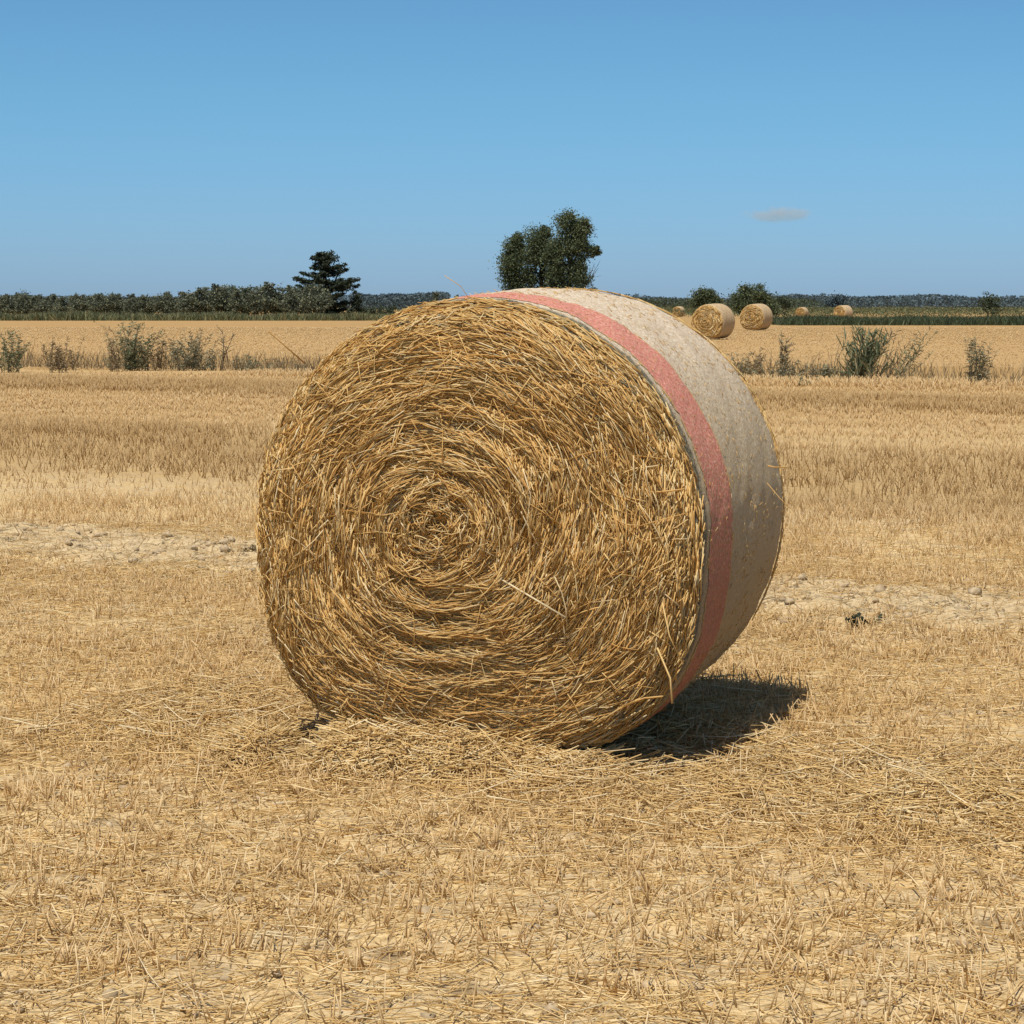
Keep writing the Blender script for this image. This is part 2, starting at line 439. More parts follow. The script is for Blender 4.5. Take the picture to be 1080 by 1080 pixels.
# clods of dry earth on the bare strip
mc = Mesh()
ico = nrm(np.array([(0, 0, 1), (.89, 0, .45), (.28, .85, .45), (-.72, .53, .45), (-.72, -.53, .45), (.28, -.85, .45),
                    (.72, .53, -.45), (-.28, .85, -.45), (-.89, 0, -.45), (-.28, -.85, -.45), (.72, -.53, -.45), (0, 0, -1)], float))
icf = np.array([(0, 1, 2), (0, 2, 3), (0, 3, 4), (0, 4, 5), (0, 5, 1), (1, 6, 2), (2, 7, 3), (3, 8, 4), (4, 9, 5), (5, 10, 1),
                (6, 7, 2), (7, 8, 3), (8, 9, 4), (9, 10, 5), (10, 6, 1), (11, 7, 6), (11, 8, 7), (11, 9, 8), (11, 10, 9), (11, 6, 10)])
n = 1300
p_ = rng.uniform(-12, 2, n); q_ = rng.normal(10.3, .45, n)
n2 = 2600
x = np.concatenate([p_ * CB + q_ * SB, sample(n2, 4.3, 10)[0]]); y0_ = np.sqrt(rng.uniform(4.3 ** 2, 10 ** 2, n2))
y = np.concatenate([-p_ * SB + q_ * CB, y0_]); x[n:] = rng.uniform(-1, 1, n2) * (.31 * y0_ + 1)
sz = np.concatenate([rng.uniform(.05, 1, n) ** 2.5 * .04 + .005 , rng.uniform(.05, 1, n2) ** 2 * .018 + .004])
k = ~in_bale(x, y); x, y, sz = x[k], y[k], sz[k]; n = len(x)
vv = ico[None] * sz[:, None, None] * rng.uniform(.45, 1.25, (n, 12, 1)) * np.array([1, 1, .65])
vv += np.stack([x, y, gz(x, y) + sz * .15], 1)[:, None]
mc.add(vv, (np.arange(n) * 12)[:, None, None] .repeat(20, 1).reshape(-1, 1) + np.tile(icf, (n, 1)))
tag(mc.build('soil_clods', M_clod, smooth_=False), 'pale crumbled clods of dry earth on the bare strip', 'soil', kind='stuff')

# ------------------------------------------------------------------ round bale
def sag(P, zc):
    """a heavy bale slumps: flatter foot, wider belly"""
    P = P.copy()
    ph = np.arctan2(P[..., 2], P[..., 0])
    f = 1 + .085 * (1 - .85 * smooth(.1, 1.0, P[..., 1])) * np.where(P[..., 2] < 0, np.sin(2 * ph) ** 2, 0)
    P[..., 0] *= f; z = P[..., 2] * f * .985
    P[..., 2] = np.where(z < -.66, -.66 - (-.66 - z) * .5, z) + zc
    return P

def r_net(y):
    return np.interp(y, [0, .13, .38, .75, 1.25], [.737, .745, .758, .776, .778])

def make_bale(root, n_straw, width=1.0, zc=.745, rad=R, stripe=True, hero=True):
    s_ = rad / R
    # straw body
    m = Mesh()
    nr, na = (40, 220) if hero else (14, 48)
    rr = np.linspace(0.001, .70, nr)[:, None] * np.ones((1, na)); aa = np.linspace(0, 2 * PI, na, endpoint=False)[None] * np.ones((nr, 1))
    dep = lambda r, a: (-.045 * (1 - (r / .75) ** 2) + .055 * smooth(.64, .73, r)
                        + .011 * np.sin(2 * PI * r / .082 + a + 3 * fbm(np.cos(a) * 1.5, np.sin(a) * 1.5 + r * 3, 27, 2)) * (1 - smooth(.35, .6, r))
                        + .04 * fbm(r * 14 + a * .32, np.cos(a) * 2.2 + np.sin(a) * 1.3 + r * 2, 5, 3)
                        + .03 * fbm(np.cos(a) * r * 9, np.sin(a) * r * 9, 15, 2))
    P = np.stack([rr * np.cos(aa), dep(rr, aa) + .03, rr * np.sin(aa)], -1)
    ii = np.arange(nr - 1)[:, None] * na; jj = np.arange(na)[None]; j2 = (jj + 1) % na
    front = np.stack([ii + jj, ii + j2, ii + na + j2, ii + na + jj], -1).reshape(-1, 4)
    m.add(sag(P, zc), front)
    P2 = P.copy(); P2[..., 1] = W - .0 + .04 * (1 - (rr / .75) ** 2)
    m.add(sag(P2, zc), front[:, ::-1])
    side = np.stack([P[-1], P2[-1]]); jj = jj[0]; j2 = j2[0]
    m.add(sag(side, zc), np.stack([jj, j2, na + j2, na + jj], -1))
    # straw strands wound round the axis, each a thin tube
    def face(n, rlo, rhi, jit, fly, lift, Lr, wr, K, back=False):
        r = np.sqrt(rng.uniform(rlo ** 2, rhi ** 2, n)); a = rng.uniform(0, 2 * PI, n)
        L = rng.uniform(*Lr, n) * (.35 + .65 * smooth(0, .3, r))
        c0 = np.array([-.11, .03])
        sl = rng.normal(0, jit, n) + .10 + .85 * fbm(r * np.cos(a) * 7, r * np.sin(a) * 7, 44, 2) + rng.normal(0, 1, n) * .6 * (1 - smooth(.03, .13, r))
        wild = rng.random(n) < fly; sl = np.where(wild, rng.uniform(-PI / 2, PI / 2, n), sl)
        s = np.linspace(-.5, .5, K)[None]
        curv = np.where(wild, 0, np.cos(sl))[:, None] / np.maximum(r, .12)[:, None]
        loc_t = s * L[:, None]; loc_n = -.5 * curv * loc_t ** 2 + rng.normal(0, .05, n)[:, None] * L[:, None] * (4 * s * s)
        tx, tz = -np.sin(a), np.cos(a); rx, rz = np.cos(a), np.sin(a)
        dx = tx * np.cos(sl) + rx * np.sin(sl); dz = tz * np.cos(sl) + rz * np.sin(sl)
        ex = rx * np.cos(sl) - tx * np.sin(sl); ez = rz * np.cos(sl) - tz * np.sin(sl)
        cw = (1 - r / .75)
        px = (r * rx + c0[0] * cw)[:, None] + dx[:, None] * loc_t + ex[:, None] * loc_n
        pz = (r * rz + c0[1] * cw)[:, None] + dz[:, None] * loc_t + ez[:, None] * loc_n
        r2 = np.hypot(px, pz); over = np.maximum(r2 / .708, 1); px, pz = px / over, pz / over
        r2 = np.minimum(r2, .712); a2 = np.arctan2(pz, px) % (2 * PI)
        tilt = rng.normal(0, .055, n) * np.where(wild, 1.6, 1)
        py = dep(np.repeat(r[:, None], K, 1), np.repeat(a[:, None], K, 1)) * .7 + dep(r2, a2) * .3 - (rng.random(n) * lift)[:, None] + tilt[:, None] * loc_t
        w = rng.uniform(*wr, n)
        q = np.stack([px, py, pz], -1)
        if back: q[..., 1] = W + .05 - q[..., 1]
        m.tubes(sag(q, zc), np.stack([w] * K, 1), 3)
    if hero:
        face(36000, 0, .705, .15, .04, .022, (.06, .24), (.0010, .0023), 4)
        face(6500, 0, .706, .28, .20, .034, (.04, .17), (.0010, .0023), 4)
        face(500, 0, .16, .7, .3, .03, (.05, .14), (.0013, .0026), 3)
        face(1500, .2, .716, .25, .1, .03, (.1, .25), (.003, .005), 3, True)
        # rim: short ends sticking out around the face edge
        n = 4200; a = rng.uniform(0, 2 * PI, n); L = rng.uniform(.05, .17, n)
        sl = rng.normal(0, .35, n); s = np.linspace(-.5, .5, 3)[None] * L[:, None]
        y0 = rng.uniform(-.02, .05, n); r0 = .672 + .068 * smooth(-.02, .05, y0) * rng.uniform(.6, 1.0, n)
        px = (r0 * np.cos(a))[:, None] + (-np.sin(a) * np.cos(sl) + np.cos(a) * np.sin(sl) * .4)[:, None] * s
        pz = (r0 * np.sin(a))[:, None] + (np.cos(a) * np.cos(sl) + np.sin(a) * np.sin(sl) * .4)[:, None] * s
        over = np.maximum(np.hypot(px, pz) / .745, 1)
        py = y0[:, None] + rng.normal(0, .2, n)[:, None] * s
        m.tubes(sag(np.stack([px / over, py, pz / over], -1), zc), rng.uniform(.0013, .0026, n)[:, None] * np.ones((1, 3)), 3)
        # back rim wisps
        n = 260; a = rng.uniform(-.5, 1.9, n); L = rng.uniform(.04, .12, n); s = np.linspace(-.5, .5, 3)[None] * L[:, None]
        px = (.778 * np.cos(a))[:, None] - np.sin(a)[:, None] * s; pz = (.778 * np.sin(a))[:, None] + np.cos(a)[:, None] * s
        py = rng.uniform(W - .01, W + .02, n)[:, None] + rng.normal(0, .2, n)[:, None] * s
        m.tubes(sag(np.stack([px, py, pz], -1), zc), .0018 * np.ones((n, 3)), 3)
        # bits of straw poking out through the net
        n = 1900; a = rng.uniform(-1.35, 2.6, n); y0 = rng.uniform(.03, W - .01, n); L = rng.uniform(.006, .024, n)
        k = ~((y0 > .125) & (y0 < .38) & (rng.random(n) < .6)) & (vnoise(a * 7, y0 * 9, 71) + rng.random(n) * .6 > .55)
        a, y0, L = a[k], y0[k], L[k]; n = len(a); ph = rng.normal(PI / 2, .6, n); s = np.linspace(-.5, .5, 3)[None] * L[:, None]
        aa_ = a[:, None] + np.sin(ph)[:, None] * s / .76; yy_ = y0[:, None] + np.cos(ph)[:, None] * s
        rr_ = r_net(yy_) + .016 * fbm(np.cos(aa_) * 6 + yy_ * 5, np.sin(aa_) * 6 - yy_ * 4, 3, 4) + .006 * fbm(aa_ * 30, yy_ * 26, 13, 2) + .0012 + np.array([[0, .002, .0]]) + (rng.random(n) ** 4 * .012)[:, None] * np.array([[0, .3, 1]])
        m.tubes(sag(np.stack([rr_ * np.cos(aa_), yy_, rr_ * np.sin(aa_)], -1), zc), rng.uniform(.0007, .0013, n)[:, None] * np.ones((1, 3)), 3)
        # single long straws that stand clear of the bale
        def wisp(p, q, w=.0022):
            p, q = np.array(p, float), np.array(q, float); mid = (p + q) / 2 + rng.normal(0, .008, 3)
            m.tubes(np.stack([p, mid, q])[None], np.full((1, 3), w), 3)
        wisp((-.545, -.01, 1.27), (-.65, -.05, 1.37), .0028)
        wisp((-.02, .10, 1.455), (-.085, .02, 1.545), .0013)
        wisp((.615, -.03, .41), (.675, -.085, .25), .0042)
        wisp((.51, -.03, .225), (.645, -.08, .27), .0034)
        wisp((.55, -.03, .885), (.70, -.045, .90), .0034)
        wisp((.74, .98, .91), (.83, .98, .90), .0030)
        wisp((.775, .9, .85), (.86, .86, .77), .0016)
        wisp((.31, -.04, 1.07), (.33, -.07, .96), .003)
        wisp((.10, -.06, .62), (.34, -.09, .50), .0034)
        wisp((.42, -.06, .52), (.35, -.09, .38), .003)
        wisp((.63, -.03, .55), (.705, -.07, .37), .003)
        wisp((-.28, -.06, .40), (-.43, -.09, .56), .003)
    else:
        face(n_straw, 0, .735, .22, .08, .06, (.15, .45), (.008, .014), 3)
    st = m.build('straw', M_face, root)
    st.data.materials.append(M_core)
    nb = len(front) * 2 + na
    idx = np.zeros(len(st.data.polygons), np.int32); idx[:nb] = 1
    st.data.polygons.foreach_set('material_index', idx)
    # net wrap
    def ring(y0, y1, off, ny, curl, name, mat, parent, rag=0.):
        na = 260 if hero else 48
        a = np.linspace(0, 2 * PI, na, endpoint=False)[None] * np.ones((ny, 1)); yy = np.linspace(y0, y1, ny)[:, None] * np.ones((1, na))
        if curl: yy[0] += .022 * (vnoise(a[0] * 26, a[0] * 0, 3) - .5)
        if rag:
            yy[0] += rag * (vnoise(a[0] * 40, a[0] * 0, 3) - .5); yy[-1] += rag * (vnoise(a[0] * 40, a[0] * 0, 8) - .5)
        r = r_net(yy) + off + (.016 * fbm(np.cos(a) * 6 + yy * 5, np.sin(a) * 6 - yy * 4, 3, 4) + .006 * fbm(a * 30, yy * 26, 13, 2)) * (1 if hero else 0)
        if curl:
            e = 1 - smooth(-.005, .08, yy); r = r - .05 * e ** 1.3 + .018 * e * (vnoise(a * 30, yy * 30, 6) - .5)
            e = smooth(W - .03, W + .01, yy); r = r - .05 * e ** 1.5
        P = sag(np.stack([r * np.cos(a), yy, r * np.sin(a)], -1), 0)
        ii = np.arange(ny - 1)[:, None] * na; jj = np.arange(na)[None]; j2 = (jj + 1) % na
        mm = Mesh().add(P, np.stack([ii + jj, ii + na + jj, ii + na + j2, ii + j2], -1).reshape(-1, 4))
        return mm.build(name, mat, parent, loc=(0, 0, zc) if parent is root else (0, 0, 0))
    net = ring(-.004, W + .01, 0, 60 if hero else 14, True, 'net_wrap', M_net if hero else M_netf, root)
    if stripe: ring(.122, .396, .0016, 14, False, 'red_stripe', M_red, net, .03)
    if s_ != 1: root.scale = (s_, s_, s_)

hero = thing('round_bale', 'large round straw bale wrapped in pale net with a red stripe', 'straw bale', (BX, BY, 0), -TH)
make_bale(hero, 0)

G = 'round bales farther off in the field'
for px, d, rad, th, lab, n_ in (
        (745, 97, .76, 30, 'distant round bale nearest behind the big one, dark shaded right side', 1500),
        (792, 131, .77, 31, 'distant round bale just right of the nearest distant one, below the dark twin trees', 1300),
        (843, 262, .62, 30, 'tiny far bale between the twin trees and the wide bale', 500),
        (884, 218, .73, 46, 'small wide far bale seen side-on behind the tall green grass', 700),
        (713, 285, .66, 30, 'tiny far bale peeping over the red-striped wrap of the big bale', 500)):
    o = thing('round_bale', lab, 'straw bale', (xat(px, d), d, 0), -math.radians(th), G)
    make_bale(o, n_, zc=.745, rad=rad, stripe=False, hero=False)

# ------------------------------------------------------------------ trees
def limb(p0, p1, r0, r1, K=5, wob=.06):
    p0, p1 = np.array(p0, float), np.array(p1, float); s = np.linspace(0, 1, K)[:, None]
    L = np.linalg.norm(p1 - p0)
    path = p0 + (p1 - p0) * s + np.cumsum(rng.normal(0, wob * L / K, (K, 3)), 0) * np.sin(s * PI * .9)
    return path, np.linspace(r0, r1, K)

def crown_pts(blobs, per):
    out = []
    for (cx, cy, cz, rx, ry, rz, m) in blobs:
        u = unit(m) * (rng.random(m) ** .55)[:, None]
        ctr = np.array([cx, cy, cz]) + u * np.array([rx, ry, rz])
        cr = rng.uniform(.18, .36, m) * min(rx, rz)
        k = rng.poisson(per, m)
        idx = np.repeat(np.arange(m), k)
        out.append(ctr[idx] + rng.normal(0, 1, (len(idx), 3)) * cr[idx][:, None] * np.array([1, 1, .75]))
    return np.concatenate(out)

def leafy_tree(name, label, cat, loc, blobs, mat, leaf, per, trunk, group=None, limbs=True, extra=()):
    o = thing(name, label, cat, loc, 0, group)
    m = Mesh()
    tp, tr = limb((0, 0, -.1), trunk[0], trunk[1], trunk[1] * .55, 6, .05)
    m.tubes(tp[None], tr[None], 7)
    for b in blobs:
        q, r = limb(tp[3 if limbs else 4], (b[0], b[1], b[2] + b[5] * .3), trunk[1] * .45, trunk[1] * .12, 5, .1); m.tubes(q[None], r[None], 5)
        for _ in range(3):
            e = np.array(b[:3]) + unit(1)[0] * np.array(b[3:6]) * .9
            q2, r2 = limb(q[3], e, trunk[1] * .2, trunk[1] * .04, 4, .12); m.tubes(q2[None], r2[None], 4)
    for (a, b, r0) in extra:
        q, r = limb(a, b, r0, r0 * .25, 5, .08); m.tubes(q[None], r[None], 4)
    m.build('trunk', M_bark, o)
    c = crown_pts(blobs, per); c[:, 2] = np.maximum(c[:, 2], .15)
    Mesh().cards(c, rng.uniform(.6, 1.3, len(c)) * leaf, .6).build('crown', mat, o, smooth_=False)
    return o

def copy_tree(o):
    c = o.copy(); C.objects.link(c)
    for ch in o.children:
        k = ch.copy(); C.objects.link(k); k.parent = c
    return c

# the olive grove on the left
protos = []
G = 'olive trees of the grove on the left'
LAB = 'grey-green olive tree in the dense row behind the left field'
for v in range(4):
    bl = [(rng.normal(0, .25), rng.normal(0, .25), 1.9, .95, .95, .95, 22), (rng.normal(-.5, .1), 0, 1.5, .75, .7, .75, 14),
          (rng.normal(.5, .1), .1, 1.55, .75, .7, .8, 14), (0, 0, 1.0, .9, .8, .55, 12), (rng.normal(0, .3), 0, 2.6, .5, .5, .45, 7)]
    protos.append(leafy_tree('olive_tree', LAB, 'olive tree', (0, 0, 0), bl, M_olive, .10, 34, ((0, 0, 1.1), .11), G))
used = [False] * 4
spots = []
for row, d in enumerate((226, 229.5, 233)):
    xx = xat(-70, d)
    while xx < xat(341, d):
        spots.append((xx, d + rng.normal(0, .4), row)); xx += rng.uniform(1.5, 2.1)
for (xx, d, row) in spots:
    v = int(rng.integers(4))
    px = 540 + xx / d * F_PX
    o = protos[v] if not used[v] else copy_tree(protos[v]); used[v] = True
    o.location = (xx, d, 0); o.rotation_euler = (0, 0, rng.uniform(0, 6.28))
    s = (.74 + .22 * float(smooth(150, 235, px)) + .05 * float(smooth(300, 340, px))) * rng.uniform(.92, 1.1); s *= 1.1; s *= rng.uniform(.92, 1.08); o.scale = (s * 1.1, s * 1.1, s * rng.uniform(.95, 1.05))

# rounded dark crown showing above the grove
leafy_tree('leafy_tree', 'dark rounded treetop rising just above the olive row', 'tree', (xat(241, 262), 262, 0),
           [(0, 0, 2.8, 1.5, 1.3, 1.0, 30), (.9, 0, 2.6, .9, .9, .9, 14)], M_oak, .11, 60, ((0, 0, 1.8), .16))

# cedar
def cedar(loc, h, label):
    o = thing('cedar_tree', label, 'conifer', loc)
    m = Mesh(); f = []
    tp, tr = limb((0, 0, -.1), (-.85, 0, h * .97), .26, .04, 9, .01); m.tubes(tp[None], tr[None], 8)
    # second leader
    t2, r2 = limb(tp[3], (1.0, .2, h * .80), .14, .03, 6, .03); m.tubes(t2[None], r2[None], 6)
    prof = [(.10, 1.7), (.22, 2.3), (.34, 2.6), (.455, 3.1), (.57, 3.3), (.68, 2.3), (.78, 1.75), (.87, 1.35), (.94, 1.25), (.99, .8)]
    for (t, w) in prof:
        nb = 8 if t < .9 else 6
        for k in range(nb):
            a = 2 * PI * (k + rng.random()) / nb
            L = w * rng.uniform(.55, 1.05)
            b = np.array([np.interp(t * h, tp[:, 2], tp[:, 0]), 0, t * h + rng.normal(0, .12)])
            s = np.linspace(0, 1, 6)
            path = b + np.stack([np.cos(a) * L * s, np.sin(a) * L * s, L * (.05 * s - .16 * s ** 2 + .27 * s ** 4) + rng.normal(0, .02, 6)], -1)
            m.tubes(path[None], np.linspace(.055, .012, 6)[None], 4)
            nn = int(190 * L)
            u = rng.random(nn) ** .7
            c = np.stack([np.interp(u, s, path[:, j]) for j in range(3)], -1)
            sp = (.30 * (1 - u * .75) + .07)[:, None]
            c += rng.normal(0, 1, (nn, 3)) * sp * np.array([1, 1, .26])
            f.append(c)
    for (e, n_) in (((-1.6, 0, h * .97), 90), ((-.8, 0, h * 1.0), 100), ((.15, 0, h * 1.03), 90), ((.7, 0, h * .96), 90), ((1.6, .1, h * .84), 160), ((1.0, .2, h * .76), 200), ((-3.9, 0, h * .62), 260), ((-3.2, .3, h * .56), 200), ((3.0, 0, h * .61), 330), ((2.9, .2, h * .52), 250)):
        q, r = limb((0, 0, e[2] - .75), e, .05, .01, 5, .04); m.tubes(q[None], r[None], 4)
        u = rng.random(n_); c = q[1] + (q[-1] - q[1]) * u[:, None] + rng.normal(0, 1, (n_, 3)) * (.26 * (1 - u) + .07)[:, None]; f.append(c)
    m.build('trunk', M_bark, o)
    c = np.concatenate(f); Mesh().cards(c, rng.uniform(.08, .17, len(c)), .5).build('crown', M_cedar, o, smooth_=False)
cedar((xat(350, 236), 236, 0), 6.75, 'dark spreading cedar standing above the olive grove')

leafy_tree('small_tree', 'slim dark tree beside the cedar on its right', 'tree', (xat(377, 238), 238, 0),
           [(0, 0, 1.4, .7, .7, 1.0, 22), (0, 0, 2.4, .42, .4, .6, 10)], M_cedar, .10, 36, ((0, 0, 1.4), .1))
for px, d, h, lab in ((353, 240, 1.7, 'dark bush under the lowest cedar branches'), (366, 242, 1.6, 'green bush between the cedar foot and the slim dark tree'), (384, 243, 1.4, 'small bush hugging the foot of the slim dark tree'), (414, 256, 1.5, 'low round bush nearest the bale, in line with the slim tree'), (393, 246, 1.5, 'second low round bush to the right of the slim dark tree'), (404, 250, 1.45, 'third low round bush right of the slim dark tree')):
    leafy_tree('bush', lab, 'bush', (xat(px, d), d, 0), [(0, 0, h * .5, .75, .7, h * .45, 18)], M_bush, .10, 34, ((0, 0, h * .4), .05))
leafy_tree('small_tree', 'small grey-green tree alone above the left top edge of the bale', 'tree', (xat(460, 240), 240, 0),
           [(0, 0, 1.5, .75, .7, .85, 20), (0, 0, 2.5, .4, .4, .5, 9)], M_olive, .10, 34, ((0, 0, 1.3), .09))
leafy_tree('bush', 'bush whose top just shows over the bale edge left of the red stripe', 'bush', (xat(484, 250), 250, 0),
           [(0, 0, 1.4, .8, .7, .9, 18), (-.3, 0, 2.0, .4, .4, .5, 8)], M_bush, .10, 34, ((0, 0, 1.), .06))
leafy_tree('bush', 'small bush showing over the bale between the red stripe and the tall trees', 'bush', (xat(505, 255), 255, 0),
           [(0, 0, 1.3, .9, .7, .9, 18)], M_bush, .10, 34, ((0, 0, 1.), .06))

# the tall group behind the bale
D = 250
leafy_tree('tall_tree', 'dense dark column-like tree on the left of the tall group', 'tree', (xat(543, D), D, 0),
           [(0, 0, 2.2, 1.53, 1.36, 1.81, 42), (.0, 0, 4.4, 1.58, 1.36, 1.81, 50), (-.1, 0, 6.4, 1.47, 1.36, 1.69, 50), (-.2, 0, 7.8, 1.19, 1.13, 1.13, 30), (.3, 0, 8.6, 0.68, 0.68, 0.90, 15)],
           M_oak, .105, 100, ((0, 0, 7.0), .22))
leafy_tree('tall_tree', 'rounded middle tree of the tall group with sky gaps low in its crown', 'tree', (xat(571, D + 3), D + 3, 0),
           [(-.3, 0, 8.3, 1.92, 1.58, 1.69, 57), (-1.0, 0, 6.8, 1.47, 1.36, 1.47, 37), (.7, 0, 6.9, 1.47, 1.36, 1.47, 37), (-1.2, 0, 4.6, 1.13, 1.13, 1.24, 25), (1.1, 0, 4.9, 1.02, 1.02, 1.02, 20),
            (-.6, 0, 2.0, 1.58, 1.36, 1.69, 37), (.8, 0, 2.4, 1.47, 1.36, 1.58, 35), (.3, 0, 9.4, 0.79, 0.79, 0.79, 15)],
           M_oak, .105, 95, ((0, 0, 6.0), .26))
leafy_tree('tall_tree', 'tallest ragged tree of the group with bare twigs on its right', 'tree', (xat(599, D - 2), D - 2, 0),
           [(.0, 0, 10.2, 1.53, 1.36, 1.41, 40), (1.4, 0, 9.6, 1.13, 1.13, 1.47, 27), (2.0, 0, 10.2, 0.62, 0.68, 0.56, 11), (.1, 0, 8.0, 1.81, 1.47, 1.58, 47), (1.5, 0, 7.9, 1.13, 1.13, 1.13, 25), (2.7, 0, 7.3, 0.79, 0.79, 0.62, 15), (3.1, 0, 7.6, 0.45, 0.45, 0.45, 7),
            (-.8, 0, 5.6, 1.47, 1.24, 1.36, 35), (1.0, 0, 5.7, 1.02, 1.02, 1.02, 21), (.9, 0, 4.2, 1.36, 1.13, 1.24, 30), (-.7, 0, 2.8, 1.58, 1.36, 1.69, 37), (.8, 0, 2.2, 1.24, 1.13, 1.58, 30), (-1.5, 0, 7.2, 1.1, 1.0, 1.3, 34), (-1.6, 0, 4.6, 1.0, 1.0, 1.2, 28)],
           M_oak, .105, 95, ((.2, 0, 8.5), .26), extra=[((.6, 0, 2.2), (2.9, 0, 5.0), .13), ((2.2, 0, 4.2), (2.9, 0, 6.0), .05), ((2.6, 0, 4.7), (3.4, 0, 6.2), .04),
                                                     ((2.9, 0, 5.0), (3.3, .2, 5.5), .035), ((2.5, 0, 4.5), (3.6, 0, 4.7), .03), ((2.9, 0, 5.4), (2.6, 0, 6.2), .02), ((3.1, 0, 5.6), (3.5, 0, 6.4), .02), ((2.3, .1, 4.3), (2.3, 0, 5.5), .025)])
leafy_tree('bush', 'grey-green bush at the right foot of the tall trees', 'bush', (xat(622, D - 3), D - 3, 0),
           [(0, 0, 2.0, 1.0, .9, 1.2, 22), (.3, 0, 3.0, .5, .5, .5, 8)], M_olive, .12, 30, ((0, 0, 1.4), .07))

# trees on the right
leafy_tree('leafy_tree', 'round dark tree directly above the nearest distant bale', 'tree', (xat(743, 262), 262, 0),
           [(-.3, 0, 2.3, 1.2, 1., 1.1, 36), (.5, 0, 2.5, 1.0, .9, .9, 26), (-.8, 0, 1.4, 1.0, .9, 1., 24), (1.0, 0, 1.4, 1.0, .9, 1., 24)], M_oak, .11, 60, ((0, 0, 1.8), .14))
leafy_tree('bush', 'lower greyish bush at the right flank of the round dark tree', 'bush', (xat(757, 266), 266, 0),
           [(0, 0, 1.4, .9, .8, 1.0, 20)], M_olive, .11, 32, ((0, 0, 1.), .07))
leafy_tree('leafy_tree', 'left crown of the dark twin trees above the distant bales', 'tree', (xat(785, 258), 258, 0),
           [(.2, 0, 2.7, 1.0, 1., 1.1, 30), (-.6, 0, 1.9, 1.0, 1., 1.2, 28), (0, 0, 1.2, 1.5, 1.2, 1., 30)], M_oak, .11, 60, ((0, 0, 1.8), .16))
leafy_tree('leafy_tree', 'right crown of the dark twin trees above the distant bales', 'tree', (xat(801, 256), 256, 0),
           [(-.1, 0, 2.6, .85, .9, 1.0, 26), (.4, 0, 1.8, 1.2, 1., 1.2, 32), (.9, 0, 1.0, 1.2, 1.1, .9, 28)], M_oak, .11, 60, ((0, 0, 1.8), .16))
leafy_tree('small_tree', 'small tree close to the right of the twin trees', 'tree', (xat(826, 290), 290, 0),
           [(0, 0, 1.7, .9, .8, 1.1, 22)], M_bush, .12, 34, ((0, 0, 1.3), .1))
leafy_tree('leafy_tree', 'rounded dark tree standing above the small wide far bale', 'tree', (xat(882, 420), 420, 0),
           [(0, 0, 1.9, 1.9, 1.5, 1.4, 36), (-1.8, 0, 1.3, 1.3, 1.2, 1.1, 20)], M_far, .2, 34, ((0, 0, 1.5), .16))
for px, d, hh_, lab in ((30, 300, 3.3, 'bushy tree over the olive row near the left picture edge'), (1040, 280, 3.0, 'bushy tree beyond the tall grass near the right picture edge')):
    leafy_tree('leafy_tree', lab, 'tree', (xat(px, d), d, 0), [(0, 0, hh_ * .62, 1.3, 1.1, hh_ * .36, 34), (.8, 0, hh_ * .4, 1.1, 1., hh_ * .36, 22)], M_bush, .12, 34, ((0, 0, 1.7), .13))

# far wood, crop, verges -- nobody could count these
def mass(name, label, cat, n, x0, x1, y0, y1, h, leaf, mat, rough=.35, freq=.08, kind='stuff', blade=False):
    x = rng.uniform(x0, x1, n); y = rng.uniform(y0, y1, n)
    top = h * (1 - rough + 2 * rough * np.clip(.5 + 1.6 * (fbm(x * freq, y * freq * .5, 31, 4)), 0, 1))
    if blade:
        L = top * rng.uniform(.55, 1.15, n)
        s = np.linspace(0, 1, 4)[None, :, None]
        dr = np.concatenate([rng.normal(0, .28, (n, 2)), np.ones((n, 1))], 1)
        base = np.stack([x, y, np.zeros(n)], 1)[:, None]
        path = base + dr[:, None] * s * L[:, None, None]
        path[..., :2] += (rng.normal(0, .25, (n, 1, 2)) * (s ** 2) * L[:, None, None])
        m = Mesh().blades(path, np.array([1, .9, .6, .1])[None] * leaf * rng.uniform(.6, 1.3, (n, 1)))
    else:
        z = top * (1 - rng.random(n) ** 1.6 * .95)
        m = Mesh().cards(np.stack([x, y, z], 1), leaf * rng.uniform(.6, 1.3, n), .6)
    return tag(m.build(name, mat, smooth_=False), label, cat, kind=kind)
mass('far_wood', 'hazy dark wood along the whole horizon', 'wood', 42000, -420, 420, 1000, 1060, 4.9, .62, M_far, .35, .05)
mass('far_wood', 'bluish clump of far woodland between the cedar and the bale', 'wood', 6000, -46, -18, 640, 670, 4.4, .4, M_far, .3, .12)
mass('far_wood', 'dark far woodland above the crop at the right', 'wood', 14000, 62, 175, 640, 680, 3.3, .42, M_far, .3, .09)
mass('crop_field', 'green crop standing beyond the stubble', 'crop', 60000, -14, 110, 268, 420, 1.05, .11, M_crop, .35, .12)
mass('hedge_scrub', 'dull green scrub behind the crop right of the tall trees', 'scrub', 16000, 8, 55, 400, 430, 2.2, .17, M_bush, .3, .12)
mass('tall_grass', 'dark green tall grass edging the stubble at the right', 'grass', 30000, 19.5, 60, 165, 185, .62, .03, M_reed, .35, .25, blade=True)
mass('verge_grass', 'green weedy verge in front of the olive grove', 'grass', 22000, -68, -14, 216, 221, .72, .035, M_verge, .3, .3, blade=True)
mass('verge_grass', 'paler grass growing right of the olive grove', 'grass', 16000, -18, 8, 216, 262, .55, .035, M_verge, .35, .3, blade=True)

